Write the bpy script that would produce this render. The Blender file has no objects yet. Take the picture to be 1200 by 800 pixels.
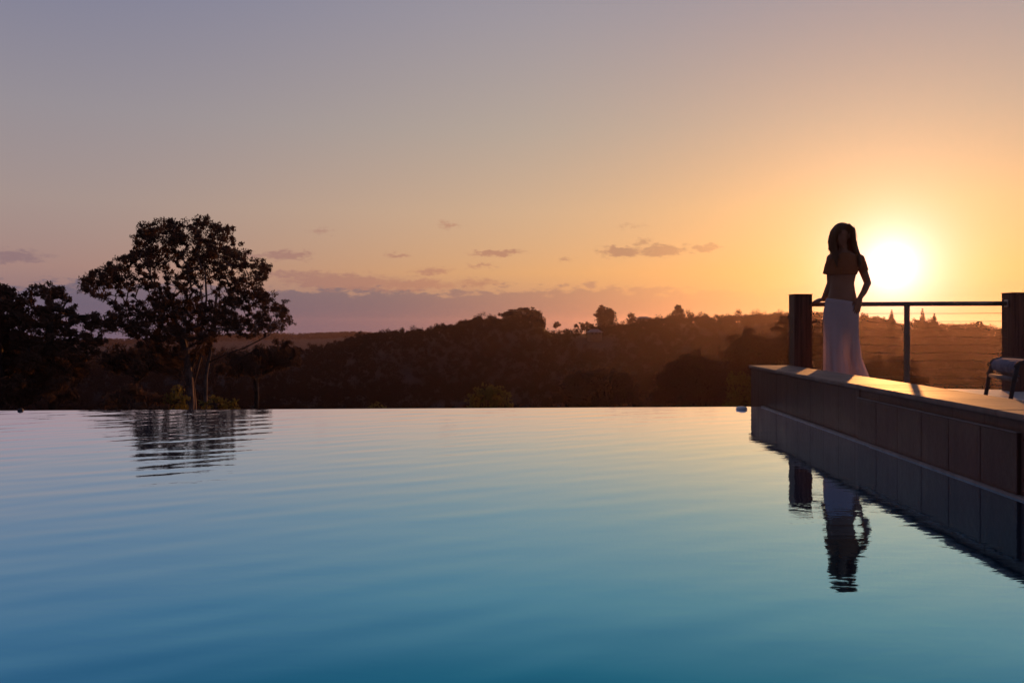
import bpy, math, random
import numpy as np
from mathutils import Vector

random.seed(7)
rng = np.random.default_rng(7)
R = math.radians
S = bpy.context.scene
COL = S.collection

# ------------------------------------------------------------------ camera
F, HX, HY, EYE = 1000.0, 600.0, 383.0, 0.77      # focal length in photo pixels, principal point / horizon row, eye height
cam_d = bpy.data.cameras.new("camera")
cam_d.sensor_width = 36.0
cam_d.sensor_fit = 'HORIZONTAL'
cam_d.lens = 30.0
cam_d.shift_y = -17.0 / 1200.0
cam_d.clip_start = 0.05
cam_d.clip_end = 20000.0
cam = bpy.data.objects.new("camera", cam_d)
cam.location = (0, 0, EYE)
cam.rotation_euler = (R(90), 0, 0)
COL.objects.link(cam)
S.camera = cam

def P(u, v, d):
    return Vector(((u - HX) / F * d, d, EYE - (v - HY) / F * d))

# ------------------------------------------------------------------ render settings
S.render.engine = 'CYCLES'
S.view_settings.view_transform = 'Standard'
S.view_settings.look = 'None'
S.view_settings.exposure = 0.0
S.view_settings.gamma = 1.0
S.view_settings.use_curve_mapping = False
S.cycles.use_denoising = True
S.cycles.denoising_input_passes = 'RGB_ALBEDO'
S.cycles.use_adaptive_sampling = False
S.cycles.max_bounces = 6
S.cycles.diffuse_bounces = 3
S.cycles.glossy_bounces = 3
S.cycles.transparent_max_bounces = 6
S.cycles.volume_bounces = 0
S.cycles.sample_clamp_indirect = 4.0

SUN_AZ, SUN_EL = R(24.0), R(3.7)

def lin(c):
    out = []
    for x in c:
        x = x / 255.0
        out.append(x / 12.92 if x <= 0.04045 else ((x + 0.055) / 1.055) ** 2.4)
    return tuple(out) + (1.0,)

# ------------------------------------------------------------------ world: dusk sky
W = bpy.data.worlds.new("World")
S.world = W
W.use_nodes = True
wt = W.node_tree
wt.nodes.clear()

class G:
    """tiny expression builder over a node tree"""
    def __init__(s, t): s.t = t
    def new(s, k): return s.t.nodes.new(k)
    def put(s, sock, v):
        if hasattr(v, 'is_output'): s.t.links.new(v, sock)
        elif v is not None: sock.default_value = v
    def m(s, op, a, b=None, c=None, clamp=False):
        n = s.new('ShaderNodeMath'); n.operation = op; n.use_clamp = clamp
        s.put(n.inputs[0], a); s.put(n.inputs[1], b); s.put(n.inputs[2], c)
        return n.outputs[0]
    def add(s, a, b): return s.m('ADD', a, b)
    def sub(s, a, b): return s.m('SUBTRACT', a, b)
    def mul(s, a, b): return s.m('MULTIPLY', a, b)
    def smooth(s, x, a, b):
        n = s.new('ShaderNodeMapRange'); n.interpolation_type = 'SMOOTHSTEP'
        s.put(n.inputs[0], x); n.inputs[1].default_value = a; n.inputs[2].default_value = b
        return n.outputs[0]
    def mix(s, f, a, b, mode='MIX'):
        n = s.new('ShaderNodeMix'); n.data_type = 'RGBA'; n.blend_type = mode; n.clamp_factor = True
        s.put(n.inputs[0], f); s.put(n.inputs[6], a); s.put(n.inputs[7], b)
        return n.outputs[2]
    def ramp(s, f, stops, interp='LINEAR'):
        n = s.new('ShaderNodeValToRGB'); cr = n.color_ramp; cr.interpolation = interp
        while len(cr.elements) < len(stops): cr.elements.new(0.5)
        for e, (p, c) in zip(cr.elements, stops): e.position = p; e.color = c
        s.put(n.inputs[0], f)
        return n.outputs[0]
    def noise(s, vec, scale, detail=4, rough=0.5, dist=0.0):
        n = s.new('ShaderNodeTexNoise'); s.put(n.inputs['Vector'], vec)
        n.inputs['Scale'].default_value = scale; n.inputs['Detail'].default_value = detail
        n.inputs['Roughness'].default_value = rough; n.inputs['Distortion'].default_value = dist
        return n.outputs[0]
    def vec(s, x, y, z):
        n = s.new('ShaderNodeCombineXYZ'); s.put(n.inputs[0], x); s.put(n.inputs[1], y); s.put(n.inputs[2], z)
        return n.outputs[0]

g = G(wt)
tc = g.new('ShaderNodeTexCoord')
sp = g.new('ShaderNodeSeparateXYZ'); wt.links.new(tc.outputs['Generated'], sp.inputs[0])
dx, dy, dz = sp.outputs
DEG = 180.0 / math.pi
el = g.mul(g.m('ARCSINE', g.m('MINIMUM', g.m('MAXIMUM', dz, -1.0), 1.0)), DEG)
az = g.mul(g.m('ARCTAN2', dx, dy), DEG)
sd = (math.sin(SUN_AZ) * math.cos(SUN_EL), math.cos(SUN_AZ) * math.cos(SUN_EL), math.sin(SUN_EL))
dot = g.add(g.add(g.mul(dx, sd[0]), g.mul(dy, sd[1])), g.mul(dz, sd[2]))
theta = g.mul(g.m('ARCCOSINE', g.m('MINIMUM', g.m('MAXIMUM', dot, -1.0), 1.0)), DEG)
daz = g.m('ABSOLUTE', g.sub(az, 24.0))
daz = g.m('MINIMUM', daz, g.sub(360.0, daz))
t = g.m('SQRT', g.mul(g.m('MAXIMUM', el, 0.0), 1 / 90.0))
def pos(e): return math.sqrt(e / 90.0)
def elramp(cols):
    return g.ramp(t, [(pos(e), lin(c)) for e, c in cols])
side = elramp([(0, (128, 108, 122)), (1.5, (138, 112, 122)), (3.6, (166, 132, 128)), (7.6, (166, 146, 142)), (13, (152, 144, 151)), (20, (130, 130, 153)), (32, (106, 113, 144)), (60, (78, 90, 122)), (90, (72, 84, 116))])
mid = elramp([(0, (150, 118, 118)), (1.5, (172, 130, 114)), (3.6, (214, 160, 112)), (7.6, (204, 168, 136)), (13, (178, 162, 150)), (20, (157, 150, 158)), (32, (120, 125, 152)), (60, (78, 90, 122)), (90, (72, 84, 116))])
near = elramp([(0, (190, 120, 84)), (1.5, (212, 136, 84)), (3.6, (226, 152, 86)), (7.6, (222, 166, 112)), (13, (190, 158, 138)), (20, (160, 146, 152)), (32, (130, 130, 152)), (60, (78, 90, 122)), (90, (72, 84, 116))])
back = elramp([(0, (62, 54, 68)), (6, (84, 70, 82)), (15, (84, 75, 92)), (32, (74, 78, 102)), (60, (70, 80, 110)), (90, (72, 84, 116))])
base = g.mix(g.smooth(daz, 0.0, 26.0), near, mid)
base = g.mix(g.smooth(daz, 18.0, 56.0), base, side)
base = g.mix(g.smooth(daz, 60.0, 140.0), base, back)
# low cloud bank over the horizon with a lumpy upper edge
sv = g.vec(g.mul(az, 0.55), g.mul(el, 1.7), 3.0)
n1 = g.noise(sv, 1.3, 8, 0.62)
n2 = g.noise(g.vec(g.mul(az, 0.10), 0.0, 9.0), 1.0, 2, 0.5)
bank_el = g.add(el, g.add(g.mul(g.sub(n1, 0.5), -3.2), g.mul(g.sub(n2, 0.5), -1.6)))
bank = g.sub(1.0, g.smooth(bank_el, 2.15, 2.7))
bank = g.mul(bank, g.sub(1.0, g.mul(g.smooth(daz, 22.0, 4.0), 0.55)))
bank_col = g.ramp(g.mul(daz, 1 / 180.0), [(0.0, lin((214, 132, 74))), (0.05, lin((190, 128, 96))), (0.11, lin((160, 116, 106))), (0.18, lin((118, 100, 112))), (0.28, lin((98, 94, 118))), (0.45, lin((112, 102, 126))), (1.0, lin((104, 100, 128)))])
sky = g.mix(g.mul(bank, 0.85), base, bank_col)
# small drifting clouds: soft streaks placed about the sky
wn = g.new('ShaderNodeTexNoise'); wt.links.new(g.vec(g.mul(az, 1.3), g.mul(el, 3.2), 0.0), wn.inputs['Vector'])
wn.inputs['Scale'].default_value = 1.0; wn.inputs['Detail'].default_value = 7; wn.inputs['Roughness'].default_value = 0.62
wsep = g.new('ShaderNodeSeparateXYZ'); wt.links.new(wn.outputs[1], wsep.inputs[0])
waz = g.add(az, g.mul(g.sub(wsep.outputs[0], 0.5), 3.0))
wel = g.add(el, g.mul(g.sub(wsep.outputs[1], 0.5), 1.3))
def uv2ang(u, v):
    x, z = (u - HX) / F, (HY - v) / F
    return math.degrees(math.atan(x)), math.degrees(math.atan(z / math.hypot(1, x)))
total = None
for (u, v, wu, wv, k) in [(728, 295, 24, 4.5, .85), (777, 294, 26, 5, .85), (752, 284, 14, 3.5, .5), (826, 291, 16, 4, .75), (582, 296, 30, 3.2, .8), (566, 312, 20, 2.6, .5),
                          (338, 299, 24, 5, .8), (300, 300, 22, 4, .55), (10, 300, 36, 6, .7), (526, 264, 16, 4, .5), (468, 300, 18, 3, .55), (376, 271, 18, 3.5, .45), (664, 303, 14, 3, .45),
                          (740, 266, 30, 3, .35), (400, 330, 60, 7, .9), (350, 322, 60, 4, .6), (480, 334, 60, 6, .7), (505, 318, 26, 4, .6), (560, 332, 34, 5, .55), (1132, 290, 20, 4, .25),
                          (-160, 270, 60, 8, .7), (-300, 300, 80, 9, .7), (1420, 280, 60, 7, .5), (1560, 300, 80, 8, .6)]:
    a0, e0 = uv2ang(u, v)
    ga = math.degrees(wu / F) * 1.0
    ge = math.degrees(wv / F) * 1.25
    qa = g.mul(g.sub(waz, a0), 1 / ga); qe = g.mul(g.sub(wel, e0), 1 / ge)
    d2 = g.add(g.mul(qa, qa), g.mul(qe, qe))
    b = g.mul(g.m('EXPONENT', g.mul(d2, -0.8)), k)
    total = b if total is None else g.m('MAXIMUM', total, b)
puff = g.smooth(g.mul(total, g.add(0.30, g.mul(g.noise(g.vec(g.mul(az, 1.6), g.mul(el, 6.0), 5.0), 1.0, 6, 0.65), 1.3))), 0.17, 0.60)
puff_col = g.ramp(g.mul(daz, 1 / 180.0), [(0.0, lin((240, 190, 120))), (0.045, lin((196, 132, 92))), (0.09, lin((150, 104, 94))), (0.16, lin((176, 122, 106))), (0.28, lin((140, 112, 120))), (1.0, lin((110, 104, 130)))])
sky = g.mix(g.mul(puff, 0.85), sky, puff_col)
# light around the low sun
def glow(sig, amp, col, p=2.0):
    q = g.m('POWER', g.mul(theta, 1 / sig), p)
    e = g.mul(g.m('EXPONENT', g.mul(q, -1.0)), amp)
    n = g.new('ShaderNodeVectorMath'); n.operation = 'SCALE'; n.inputs[0].default_value = col
    wt.links.new(e, n.inputs['Scale'])
    return n.outputs[0]
def addc(a, b): return g.mix(1.0, a, b, 'ADD')
sky = addc(sky, glow(6.5, 1.0, (0.23, 0.19, 0.15), 1.0))
sky = addc(sky, glow(1.5, 1.0, (1.9, 1.6, 2.0), 1.0))
# the physical sky, low sun, laid under the dusk colours
nis = g.new('ShaderNodeTexSky'); nis.sky_type = 'NISHITA'; nis.sun_disc = False
nis.sun_elevation = SUN_EL; nis.sun_rotation = SUN_AZ
nis.air_density = 1.0; nis.dust_density = 2.0
nv = g.new('ShaderNodeVectorMath'); nv.operation = 'SCALE'; wt.links.new(nis.outputs[0], nv.inputs[0]); nv.inputs['Scale'].default_value = 0.012
sky = addc(sky, nv.outputs[0])
bg = g.new('ShaderNodeBackground'); wt.links.new(sky, bg.inputs[0]); bg.inputs[1].default_value = 0.92
wo = g.new('ShaderNodeOutputWorld'); wt.links.new(bg.outputs[0], wo.inputs[0])

# ------------------------------------------------------------------ sun
sl = bpy.data.lights.new("sun", 'SUN')
sl.energy = 4.2; sl.angle = R(0.5); sl.color = (1.0, 0.40, 0.11)
so = bpy.data.objects.new("sun", sl)
so.rotation_euler = Vector((-sd[0], -sd[1], -sd[2])).to_track_quat('-Z', 'Y').to_euler()
so.location = (20, 40, 10)
COL.objects.link(so)

# ------------------------------------------------------------------ helpers
def tag(o, label=None, cat=None, group=None, kind=None):
    if label: o['label'] = label
    if cat: o['category'] = cat
    if group: o['group'] = group
    if kind: o['kind'] = kind
    return o

def link(name, me, mat=None, parent=None):
    o = bpy.data.objects.new(name, me)
    COL.objects.link(o)
    if mat: me.materials.append(mat)
    if parent:
        o.parent = parent
        o.matrix_parent_inverse = parent.matrix_basis.inverted()   # parts are modelled in world coordinates
    return o

def empty(name, loc, label, cat, group=None):
    o = bpy.data.objects.new(name, None)
    o.empty_display_size = 0.2
    o.location = loc
    COL.objects.link(o)
    return tag(o, label, cat, group)

class MB:
    """collects vertices and faces for one mesh"""
    def __init__(s): s.v = []; s.f = []; s.n = 0
    def add(s, verts, faces):
        s.v.append(np.asarray(verts, dtype=np.float64).reshape(-1, 3))
        s.f += [tuple(i + s.n for i in f) for f in faces]
        s.n += len(s.v[-1])
    def quads(s, V):                     # V: (n,4,3)
        V = np.asarray(V); n = len(V)
        s.v.append(V.reshape(-1, 3)); b = s.n
        s.f += [(b + 4*i, b + 4*i + 1, b + 4*i + 2, b + 4*i + 3) for i in range(n)]
        s.n += 4 * n
    def box(s, x0, x1, y0, y1, z0, z1, shear=0.0):
        q = [(x0, y0), (x1, y0), (x1, y1), (x0, y1)]
        vs = [(x + shear*y, y, z0) for x, y in q] + [(x + shear*y, y, z1) for x, y in q]
        s.add(vs, [(3,2,1,0), (4,5,6,7), (0,1,5,4), (1,2,6,5), (2,3,7,6), (3,0,4,7)])
    def loft(s, rings, cap=True):        # rings: list of (k,3)
        k = len(rings[0]); fs = []
        for i in range(len(rings) - 1):
            for j in range(k):
                j2 = (j + 1) % k
                fs.append((i*k + j, i*k + j2, (i+1)*k + j2, (i+1)*k + j))
        if cap:
            fs.append(tuple(range(k - 1, -1, -1))); b = (len(rings) - 1) * k
            fs.append(tuple(range(b, b + k)))
        s.add(np.concatenate([np.asarray(r) for r in rings]), fs)
    def tube(s, pts, rad, k=8, cap=True):
        pts = [np.array(p, float) for p in pts]
        if not hasattr(rad, '__len__'): rad = [rad] * len(pts)
        rings = []; up = np.array((0.13, 0.31, 0.94))
        for i, p in enumerate(pts):
            d = pts[min(i + 1, len(pts) - 1)] - pts[max(i - 1, 0)]
            d /= (np.linalg.norm(d) + 1e-9)
            a = np.cross(up, d)
            if np.linalg.norm(a) < 0.05: a = np.cross((1.0, 0.2, 0), d)
            a /= np.linalg.norm(a); b = np.cross(d, a)
            th = np.arange(k) * 2 * np.pi / k
            rings.append(p + rad[i] * (np.cos(th)[:, None] * a + np.sin(th)[:, None] * b))
        s.loft(rings, cap)
    def ball(s, c, r, nu=12, nv=8):      # r scalar or (3,)
        r = np.ones(3) * r; vs = []; fs = []
        for i in range(1, nv):
            a = math.pi * i / nv
            for j in range(nu):
                b = 2 * math.pi * j / nu
                vs.append((c[0] + r[0]*math.sin(a)*math.cos(b), c[1] + r[1]*math.sin(a)*math.sin(b), c[2] + r[2]*math.cos(a)))
        for i in range(nv - 2):
            for j in range(nu):
                j2 = (j + 1) % nu
                fs.append((i*nu + j, (i+1)*nu + j, (i+1)*nu + j2, i*nu + j2))
        t0 = len(vs); vs.append((c[0], c[1], c[2] + r[2])); vs.append((c[0], c[1], c[2] - r[2]))
        for j in range(nu):
            j2 = (j + 1) % nu
            fs.append((t0, j, j2)); fs.append((t0 + 1, (nv-2)*nu + j2, (nv-2)*nu + j))
        s.add(vs, fs)
    def mesh(s, name, smooth=False):
        V = np.concatenate(s.v) if s.v else np.zeros((0, 3))
        me = bpy.data.meshes.new(name)
        nf = len(s.f); tot = np.array([len(f) for f in s.f], dtype=np.int32)
        me.vertices.add(len(V)); me.vertices.foreach_set('co', V.astype(np.float32).ravel())
        me.loops.add(int(tot.sum())); me.loops.foreach_set('vertex_index', np.fromiter((i for f in s.f for i in f), dtype=np.int32, count=int(tot.sum())))
        me.polygons.add(nf)
        st = np.zeros(nf, dtype=np.int32); st[1:] = np.cumsum(tot)[:-1]
        me.polygons.foreach_set('loop_start', st)
        me.polygons.foreach_set('use_smooth', np.full(nf, bool(smooth)))
        me.update(calc_edges=True)
        return me
    def build(s, name, mat, parent=None, smooth=False, bevel=0.0):
        o = link(name, s.mesh(name, smooth), mat, parent)
        if bevel:
            b = o.modifiers.new('bevel', 'BEVEL'); b.width = bevel; b.segments = 2; b.limit_method = 'ANGLE'
        return o

def quad_mesh(name, V):
    """fast mesh from (n,4,3) leaf quads"""
    n = len(V)
    me = bpy.data.meshes.new(name)
    me.vertices.add(4*n); me.vertices.foreach_set('co', np.ascontiguousarray(V, dtype=np.float32).ravel())
    me.loops.add(4*n); me.loops.foreach_set('vertex_index', np.arange(4*n, dtype=np.int32))
    me.polygons.add(n); me.polygons.foreach_set('loop_start', np.arange(0, 4*n, 4, dtype=np.int32))
    me.update(calc_edges=True)
    return me

# ------------------------------------------------------------------ materials
def material(name):
    m = bpy.data.materials.new(name); m.use_nodes = True
    m.node_tree.nodes.clear()
    return m, G(m.node_tree)

def out(gm, sh):
    o = gm.new('ShaderNodeOutputMaterial'); gm.t.links.new(sh, o.inputs[0])

def principled(gm, col, rough=0.6, spec=0.5, normal=None, metal=0.0):
    p = gm.new('ShaderNodeBsdfPrincipled')
    gm.put(p.inputs['Base Color'], col); gm.put(p.inputs['Roughness'], rough)
    p.inputs['Specular IOR Level'].default_value = spec; p.inputs['Metallic'].default_value = metal
    if normal is not None: gm.put(p.inputs['Normal'], normal)
    return p.outputs[0]

def bump(gm, h, dist, strength=1.0):
    b = gm.new('ShaderNodeBump'); b.inputs['Strength'].default_value = strength; b.inputs['Distance'].default_value = dist
    gm.put(b.inputs['Height'], h)
    return b.outputs[0]

def objco(gm): return gm.new('ShaderNodeTexCoord').outputs['Object']
def c4(*c): return tuple(c) + (1.0,)

def mottled(name, a, b, scale, rough=0.6, spec=0.4, bscale=None, bdist=0.0, island=0.0, metal=0.0):
    m, q = material(name)
    co = objco(q)
    f = q.smooth(q.noise(co, scale, 6, 0.6), 0.3, 0.7)
    if island:
        gi = q.new('ShaderNodeNewGeometry').outputs['Random Per Island']
        f = q.add(q.mul(f, 1 - island), q.mul(gi, island))
    col = q.mix(f, c4(*a), c4(*b))
    nrm = bump(q, q.noise(co, bscale, 5, 0.6), bdist) if bscale else None
    out(q, principled(q, col, rough, spec, nrm, metal))
    return m

def leafmat(name, a, b, trans=0.12):
    m, q = material(name)
    gi = q.new('ShaderNodeNewGeometry').outputs['Random Per Island']
    n = q.noise(objco(q), 0.45, 3, 0.5)
    f = q.add(q.mul(gi, 0.5), q.mul(n, 0.5))
    col = q.mix(f, c4(*a), c4(*b))
    d = q.new('ShaderNodeBsdfDiffuse'); q.put(d.inputs[0], col); d = d.outputs[0]
    tr = q.new('ShaderNodeBsdfTranslucent'); q.put(tr.inputs[0], col)
    mx = q.new('ShaderNodeMixShader'); mx.inputs[0].default_value = trans
    q.t.links.new(d, mx.inputs[1]); q.t.links.new(tr.outputs[0], mx.inputs[2])
    out(q, mx.outputs[0])
    return m

M = {}
M['gum'] = leafmat('gum_leaves', (0.080, 0.046, 0.036), (0.150, 0.090, 0.062))
M['leaf'] = leafmat('tree_leaves', (0.076, 0.044, 0.034), (0.140, 0.084, 0.058))
M['bush'] = leafmat('bush_leaves', (0.110, 0.090, 0.027), (0.230, 0.180, 0.054))
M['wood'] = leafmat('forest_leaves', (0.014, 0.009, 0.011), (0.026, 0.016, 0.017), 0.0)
M['conifer'] = leafmat('conifer_needles', (0.035, 0.032, 0.024), (0.060, 0.050, 0.034), 0.1)
M['bark'] = mottled('bark', (0.04, 0.030, 0.028), (0.08, 0.060, 0.055), 3.0, 0.95, 0.0, 9.0, 0.03)
M['palebark'] = mottled('pale_gum_bark', (0.08, 0.060, 0.057), (0.17, 0.130, 0.122), 2.0, 0.95, 0.0, 6.0, 0.02)
M['ground'] = mottled('ground', (0.013, 0.010, 0.012), (0.028, 0.019, 0.021), 0.03, 0.95, 0.1)
m, q = material('slate_tile')
co = objco(q)
mp = q.new('ShaderNodeMapping'); mp.inputs['Scale'].default_value = (9.0, 9.0, 0.9); q.t.links.new(co, mp.inputs[0])
streak = q.smooth(q.noise(mp.outputs[0], 1.0, 6, 0.65), 0.3, 0.7)
cloud = q.noise(co, 3.0, 6, 0.6)
isl = q.new('ShaderNodeNewGeometry').outputs['Random Per Island']
f = q.add(q.add(q.mul(streak, 0.34), q.mul(cloud, 0.36)), q.mul(isl, 0.30))
col = q.mix(f, c4(0.056, 0.018, 0.013), c4(0.150, 0.057, 0.042))
out(q, principled(q, col, q.add(0.36, q.mul(cloud, 0.3)), 0.25, bump(q, q.noise(co, 26.0, 6, 0.65), 0.004)))
M['tile'] = m
M['grout'] = mottled('grout', (0.055, 0.045, 0.045), (0.085, 0.07, 0.07), 8.0, 0.9, 0.2)
M['coping'] = mottled('coping_stone', (0.16, 0.105, 0.085), (0.29, 0.195, 0.155), 5.0, 0.66, 0.2, 34.0, 0.0007, 0.35)
M['strip'] = mottled('waterline_stone', (0.19, 0.14, 0.13), (0.30, 0.235, 0.215), 9.0, 0.5, 0.3)
m, q = material('stained_timber')
co = objco(q)
mp = q.new('ShaderNodeMapping'); mp.inputs['Scale'].default_value = (40.0, 40.0, 1.6); q.t.links.new(co, mp.inputs[0])
grain = q.noise(mp.outputs[0], 1.0, 5, 0.65, 0.6)
col = q.mix(q.smooth(grain, 0.3, 0.7), c4(0.070, 0.026, 0.017), c4(0.170, 0.068, 0.043))
out(q, principled(q, col, 0.6, 0.3, bump(q, grain, 0.004)))
M['pillar'] = m
M['steel'] = mottled('railing_metal', (0.16, 0.12, 0.10), (0.24, 0.18, 0.15), 6.0, 0.4, 0.5, metal=0.6)
M['cable'] = mottled('cable_steel', (0.12, 0.09, 0.08), (0.20, 0.16, 0.14), 8.0, 0.45, 0.4, metal=0.6)
M['bolt'] = mottled('bolt_steel', (0.5, 0.47, 0.45), (0.62, 0.58, 0.55), 8.0, 0.3, 0.5, metal=0.9)
M['sling'] = mottled('grey_sling_fabric', (0.15, 0.14, 0.18), (0.22, 0.205, 0.26), 14.0, 0.95, 0.05, 160.0, 0.002)
M['chairmetal'] = mottled('chair_metal', (0.05, 0.04, 0.04), (0.08, 0.065, 0.065), 8.0, 0.7, 0.2)
M['bar'] = mottled('chair_crossbar', (0.16, 0.13, 0.13), (0.22, 0.185, 0.18), 8.0, 0.75, 0.15)
M['skin'] = mottled('skin', (0.26, 0.110, 0.055), (0.32, 0.140, 0.072), 6.0, 0.5, 0.4)
M['float'] = mottled('grey_plastic', (0.66, 0.62, 0.58), (0.78, 0.74, 0.69), 9.0, 0.4, 0.5)
M['dark'] = mottled('dark_rubber', (0.02, 0.018, 0.02), (0.04, 0.034, 0.036), 9.0, 0.7, 0.3)
M['roof'] = mottled('pale_roof_sheet', (0.10, 0.095, 0.11), (0.15, 0.14, 0.16), 0.6, 0.6, 0.4)
M['housewall'] = mottled('house_wall', (0.08, 0.06, 0.055), (0.12, 0.09, 0.08), 0.7, 0.8, 0.3)

def fabric(name, a, b, trans, scale=12.0, rough=0.85):
    m, q = material(name)
    co = objco(q)
    col = q.mix(q.noise(co, scale, 4, 0.6), c4(*a), c4(*b))
    d = principled(q, col, rough, 0.2, bump(q, q.noise(co, 220.0, 2, 0.5), 0.001))
    tr = q.new('ShaderNodeBsdfTranslucent'); q.put(tr.inputs[0], col)
    mx = q.new('ShaderNodeMixShader'); mx.inputs[0].default_value = trans
    q.t.links.new(d, mx.inputs[1]); q.t.links.new(tr.outputs[0], mx.inputs[2])
    out(q, mx.outputs[0])
    return m
M['trousers'] = fabric('pale_trouser_cloth', (0.74, 0.61, 0.62), (0.84, 0.70, 0.70), 0.5)
M['top'] = fabric('rust_top_cloth', (0.30, 0.105, 0.042), (0.40, 0.145, 0.06), 0.2)
m, q = material('brown_hair')
hs = q.new('ShaderNodeMapping'); hs.inputs['Scale'].default_value = (90, 90, 4); q.t.links.new(objco(q), hs.inputs[0])
hn = q.noise(hs.outputs[0], 1.0, 3, 0.6)
hc = q.mix(hn, c4(0.12, 0.045, 0.015), c4(0.30, 0.13, 0.05))
tr = q.new('ShaderNodeBsdfTranslucent'); q.put(tr.inputs[0], hc)
mx = q.new('ShaderNodeMixShader'); mx.inputs[0].default_value = 0.45
q.t.links.new(principled(q, hc, 0.42, 0.4, bump(q, hn, 0.006)), mx.inputs[1]); q.t.links.new(tr.outputs[0], mx.inputs[2])
out(q, mx.outputs[0])
M['hair'] = m

# paved deck
m, q = material('pale_pavers')
co = objco(q)
br = q.new('ShaderNodeTexBrick'); q.t.links.new(co, br.inputs['Vector'])
br.inputs['Color1'].default_value = c4(0.50, 0.45, 0.42); br.inputs['Color2'].default_value = c4(0.58, 0.53, 0.50); br.inputs['Mortar'].default_value = c4(0.25, 0.22, 0.2)
br.inputs['Scale'].default_value = 1.0; br.inputs['Mortar Size'].default_value = 0.006; br.inputs['Brick Width'].default_value = 0.6; br.inputs['Row Height'].default_value = 0.4
col = q.mix(q.mul(q.noise(co, 6.0, 5, 0.6), 0.5), br.outputs[0], c4(0.36, 0.31, 0.28))
out(q, principled(q, col, 0.4, 0.5, bump(q, q.noise(co, 40.0, 4), 0.0006)))
M['deck'] = m

# pool water: a glossy skin with a painted reflection tint over near-black water
m, q = material('pool_water')
co = objco(q)
mp = q.new('ShaderNodeMapping'); mp.inputs['Scale'].default_value = (7.0, 16.0, 1.0); mp.inputs['Rotation'].default_value = (0, 0, R(-12)); q.t.links.new(co, mp.inputs[0])
nrm = bump(q, q.noise(mp.outputs[0], 1.0, 3, 0.5, 0.4), 0.0005)
dif = q.new('ShaderNodeBsdfDiffuse')
q.put(dif.inputs[0], q.mix(q.noise(co, 0.35, 3, 0.5), c4(0.003, 0.008, 0.014), c4(0.004, 0.011, 0.018)))
gl = q.new('ShaderNodeBsdfGlossy'); gl.inputs['Roughness'].default_value = 0.015
q.put(gl.inputs['Normal'], nrm)
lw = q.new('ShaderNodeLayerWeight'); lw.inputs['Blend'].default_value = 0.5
# reflected light painted by view angle: the steeper the view, the darker and bluer
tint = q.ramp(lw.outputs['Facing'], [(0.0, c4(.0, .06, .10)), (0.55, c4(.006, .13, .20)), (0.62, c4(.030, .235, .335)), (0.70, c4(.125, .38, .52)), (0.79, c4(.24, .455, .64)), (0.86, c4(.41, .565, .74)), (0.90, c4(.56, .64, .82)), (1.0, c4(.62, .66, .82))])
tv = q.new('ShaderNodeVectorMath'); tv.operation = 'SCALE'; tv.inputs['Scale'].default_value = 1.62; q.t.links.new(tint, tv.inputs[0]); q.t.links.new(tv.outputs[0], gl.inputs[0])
mx = q.new('ShaderNodeAddShader'); q.t.links.new(dif.outputs[0], mx.inputs[0]); q.t.links.new(gl.outputs[0], mx.inputs[1])
out(q, mx.outputs[0])
M['water'] = m

# ------------------------------------------------------------------ terrain (one sheet, out to the far ridge and beyond)
RIDGE_U = [-2200, -900, -500, -200, 0, 100, 200, 300, 360, 405, 420, 460, 500, 530, 560, 600, 632, 645, 690, 735, 790, 850, 900, 960, 1000, 1030, 1060, 1095, 1130, 1170, 1230, 1400, 1900, 3200]
RIDGE_V = [392, 410, 424, 430, 432, 428, 424, 420, 415, 406, 400, 396, 394, 388, 381, 377, 378, 391, 391, 387, 378, 378, 377, 374, 375, 381, 386, 386, 390, 394, 402, 410, 396, 390]
FAR_U = [-2200, -600, 0, 120, 200, 320, 360, 400, 500, 700, 1000, 1200, 1500, 3200]
FAR_V = [396, 398, 403, 402, 398, 394, 393, 392, 393, 395, 396, 396, 392, 394]
def sstep(x, a, b):
    k = np.clip((x - a) / (b - a), 0, 1); return k * k * (3 - 2 * k)
def vnoise(x, y, seed):
    r = np.random.default_rng(seed); z = 0
    for i in range(7):
        a = r.uniform(0, 2*np.pi); f = 2.0 ** (i * 0.55); ph = r.uniform(0, 6.28)
        z = z + np.sin((np.cos(a)*x + np.sin(a)*y) * f + ph) / f
    return z / 2.0
def ground_z(u, r):
    """height of the land at photo-column angle u (tan = (u-600)/1000) and forward distance r"""
    u = np.asarray(u, float); r = np.asarray(r, float)
    x = (u - HX) / F * r
    near = -1.6 - 0.142 * np.maximum(r - 12.0, 0)
    rz = EYE - (np.interp(u, RIDGE_U, RIDGE_V) - HY) / F * 700.0
    fz = EYE - (np.interp(u, FAR_U, FAR_V) - HY) / F * 2600.0
    z = near * (1 - sstep(r, 150, 330)) + (-42.0) * sstep(r, 150, 330)
    k = sstep(r, 300, 700)
    k = 0.55 * k + 0.45 * np.clip((r - 300) / 400, 0, 1)
    z = z * (1 - k) + rz * k
    bumpy = vnoise(x / 60.0, r / 60.0, 3) * 4.0 * sstep(r, 220, 400) * (1 - sstep(r, 600, 690))
    k2 = sstep(r, 720, 1300)
    z = (z + bumpy) * (1 - k2) + (-75.0) * k2
    k3 = sstep(r, 1500, 2600)
    z = z * (1 - k3) + (fz + vnoise(x / 90.0, r / 200.0, 5) * 5.0) * k3
    k4 = sstep(r, 2650, 3200)
    return z * (1 - k4) + (-95.0) * k4
us = np.concatenate([np.linspace(-2000, -200, 40)[:-1], np.linspace(-200, 1400, 240), np.linspace(1400, 3200, 40)[1:]])
rs = np.concatenate([np.geomspace(12.0, 300, 30)[:-1], np.linspace(300, 760, 70)[:-1], np.geomspace(760, 3200, 44)])
UU, RR = np.meshgrid(us, rs)
ZZ = ground_z(UU, RR)
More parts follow.
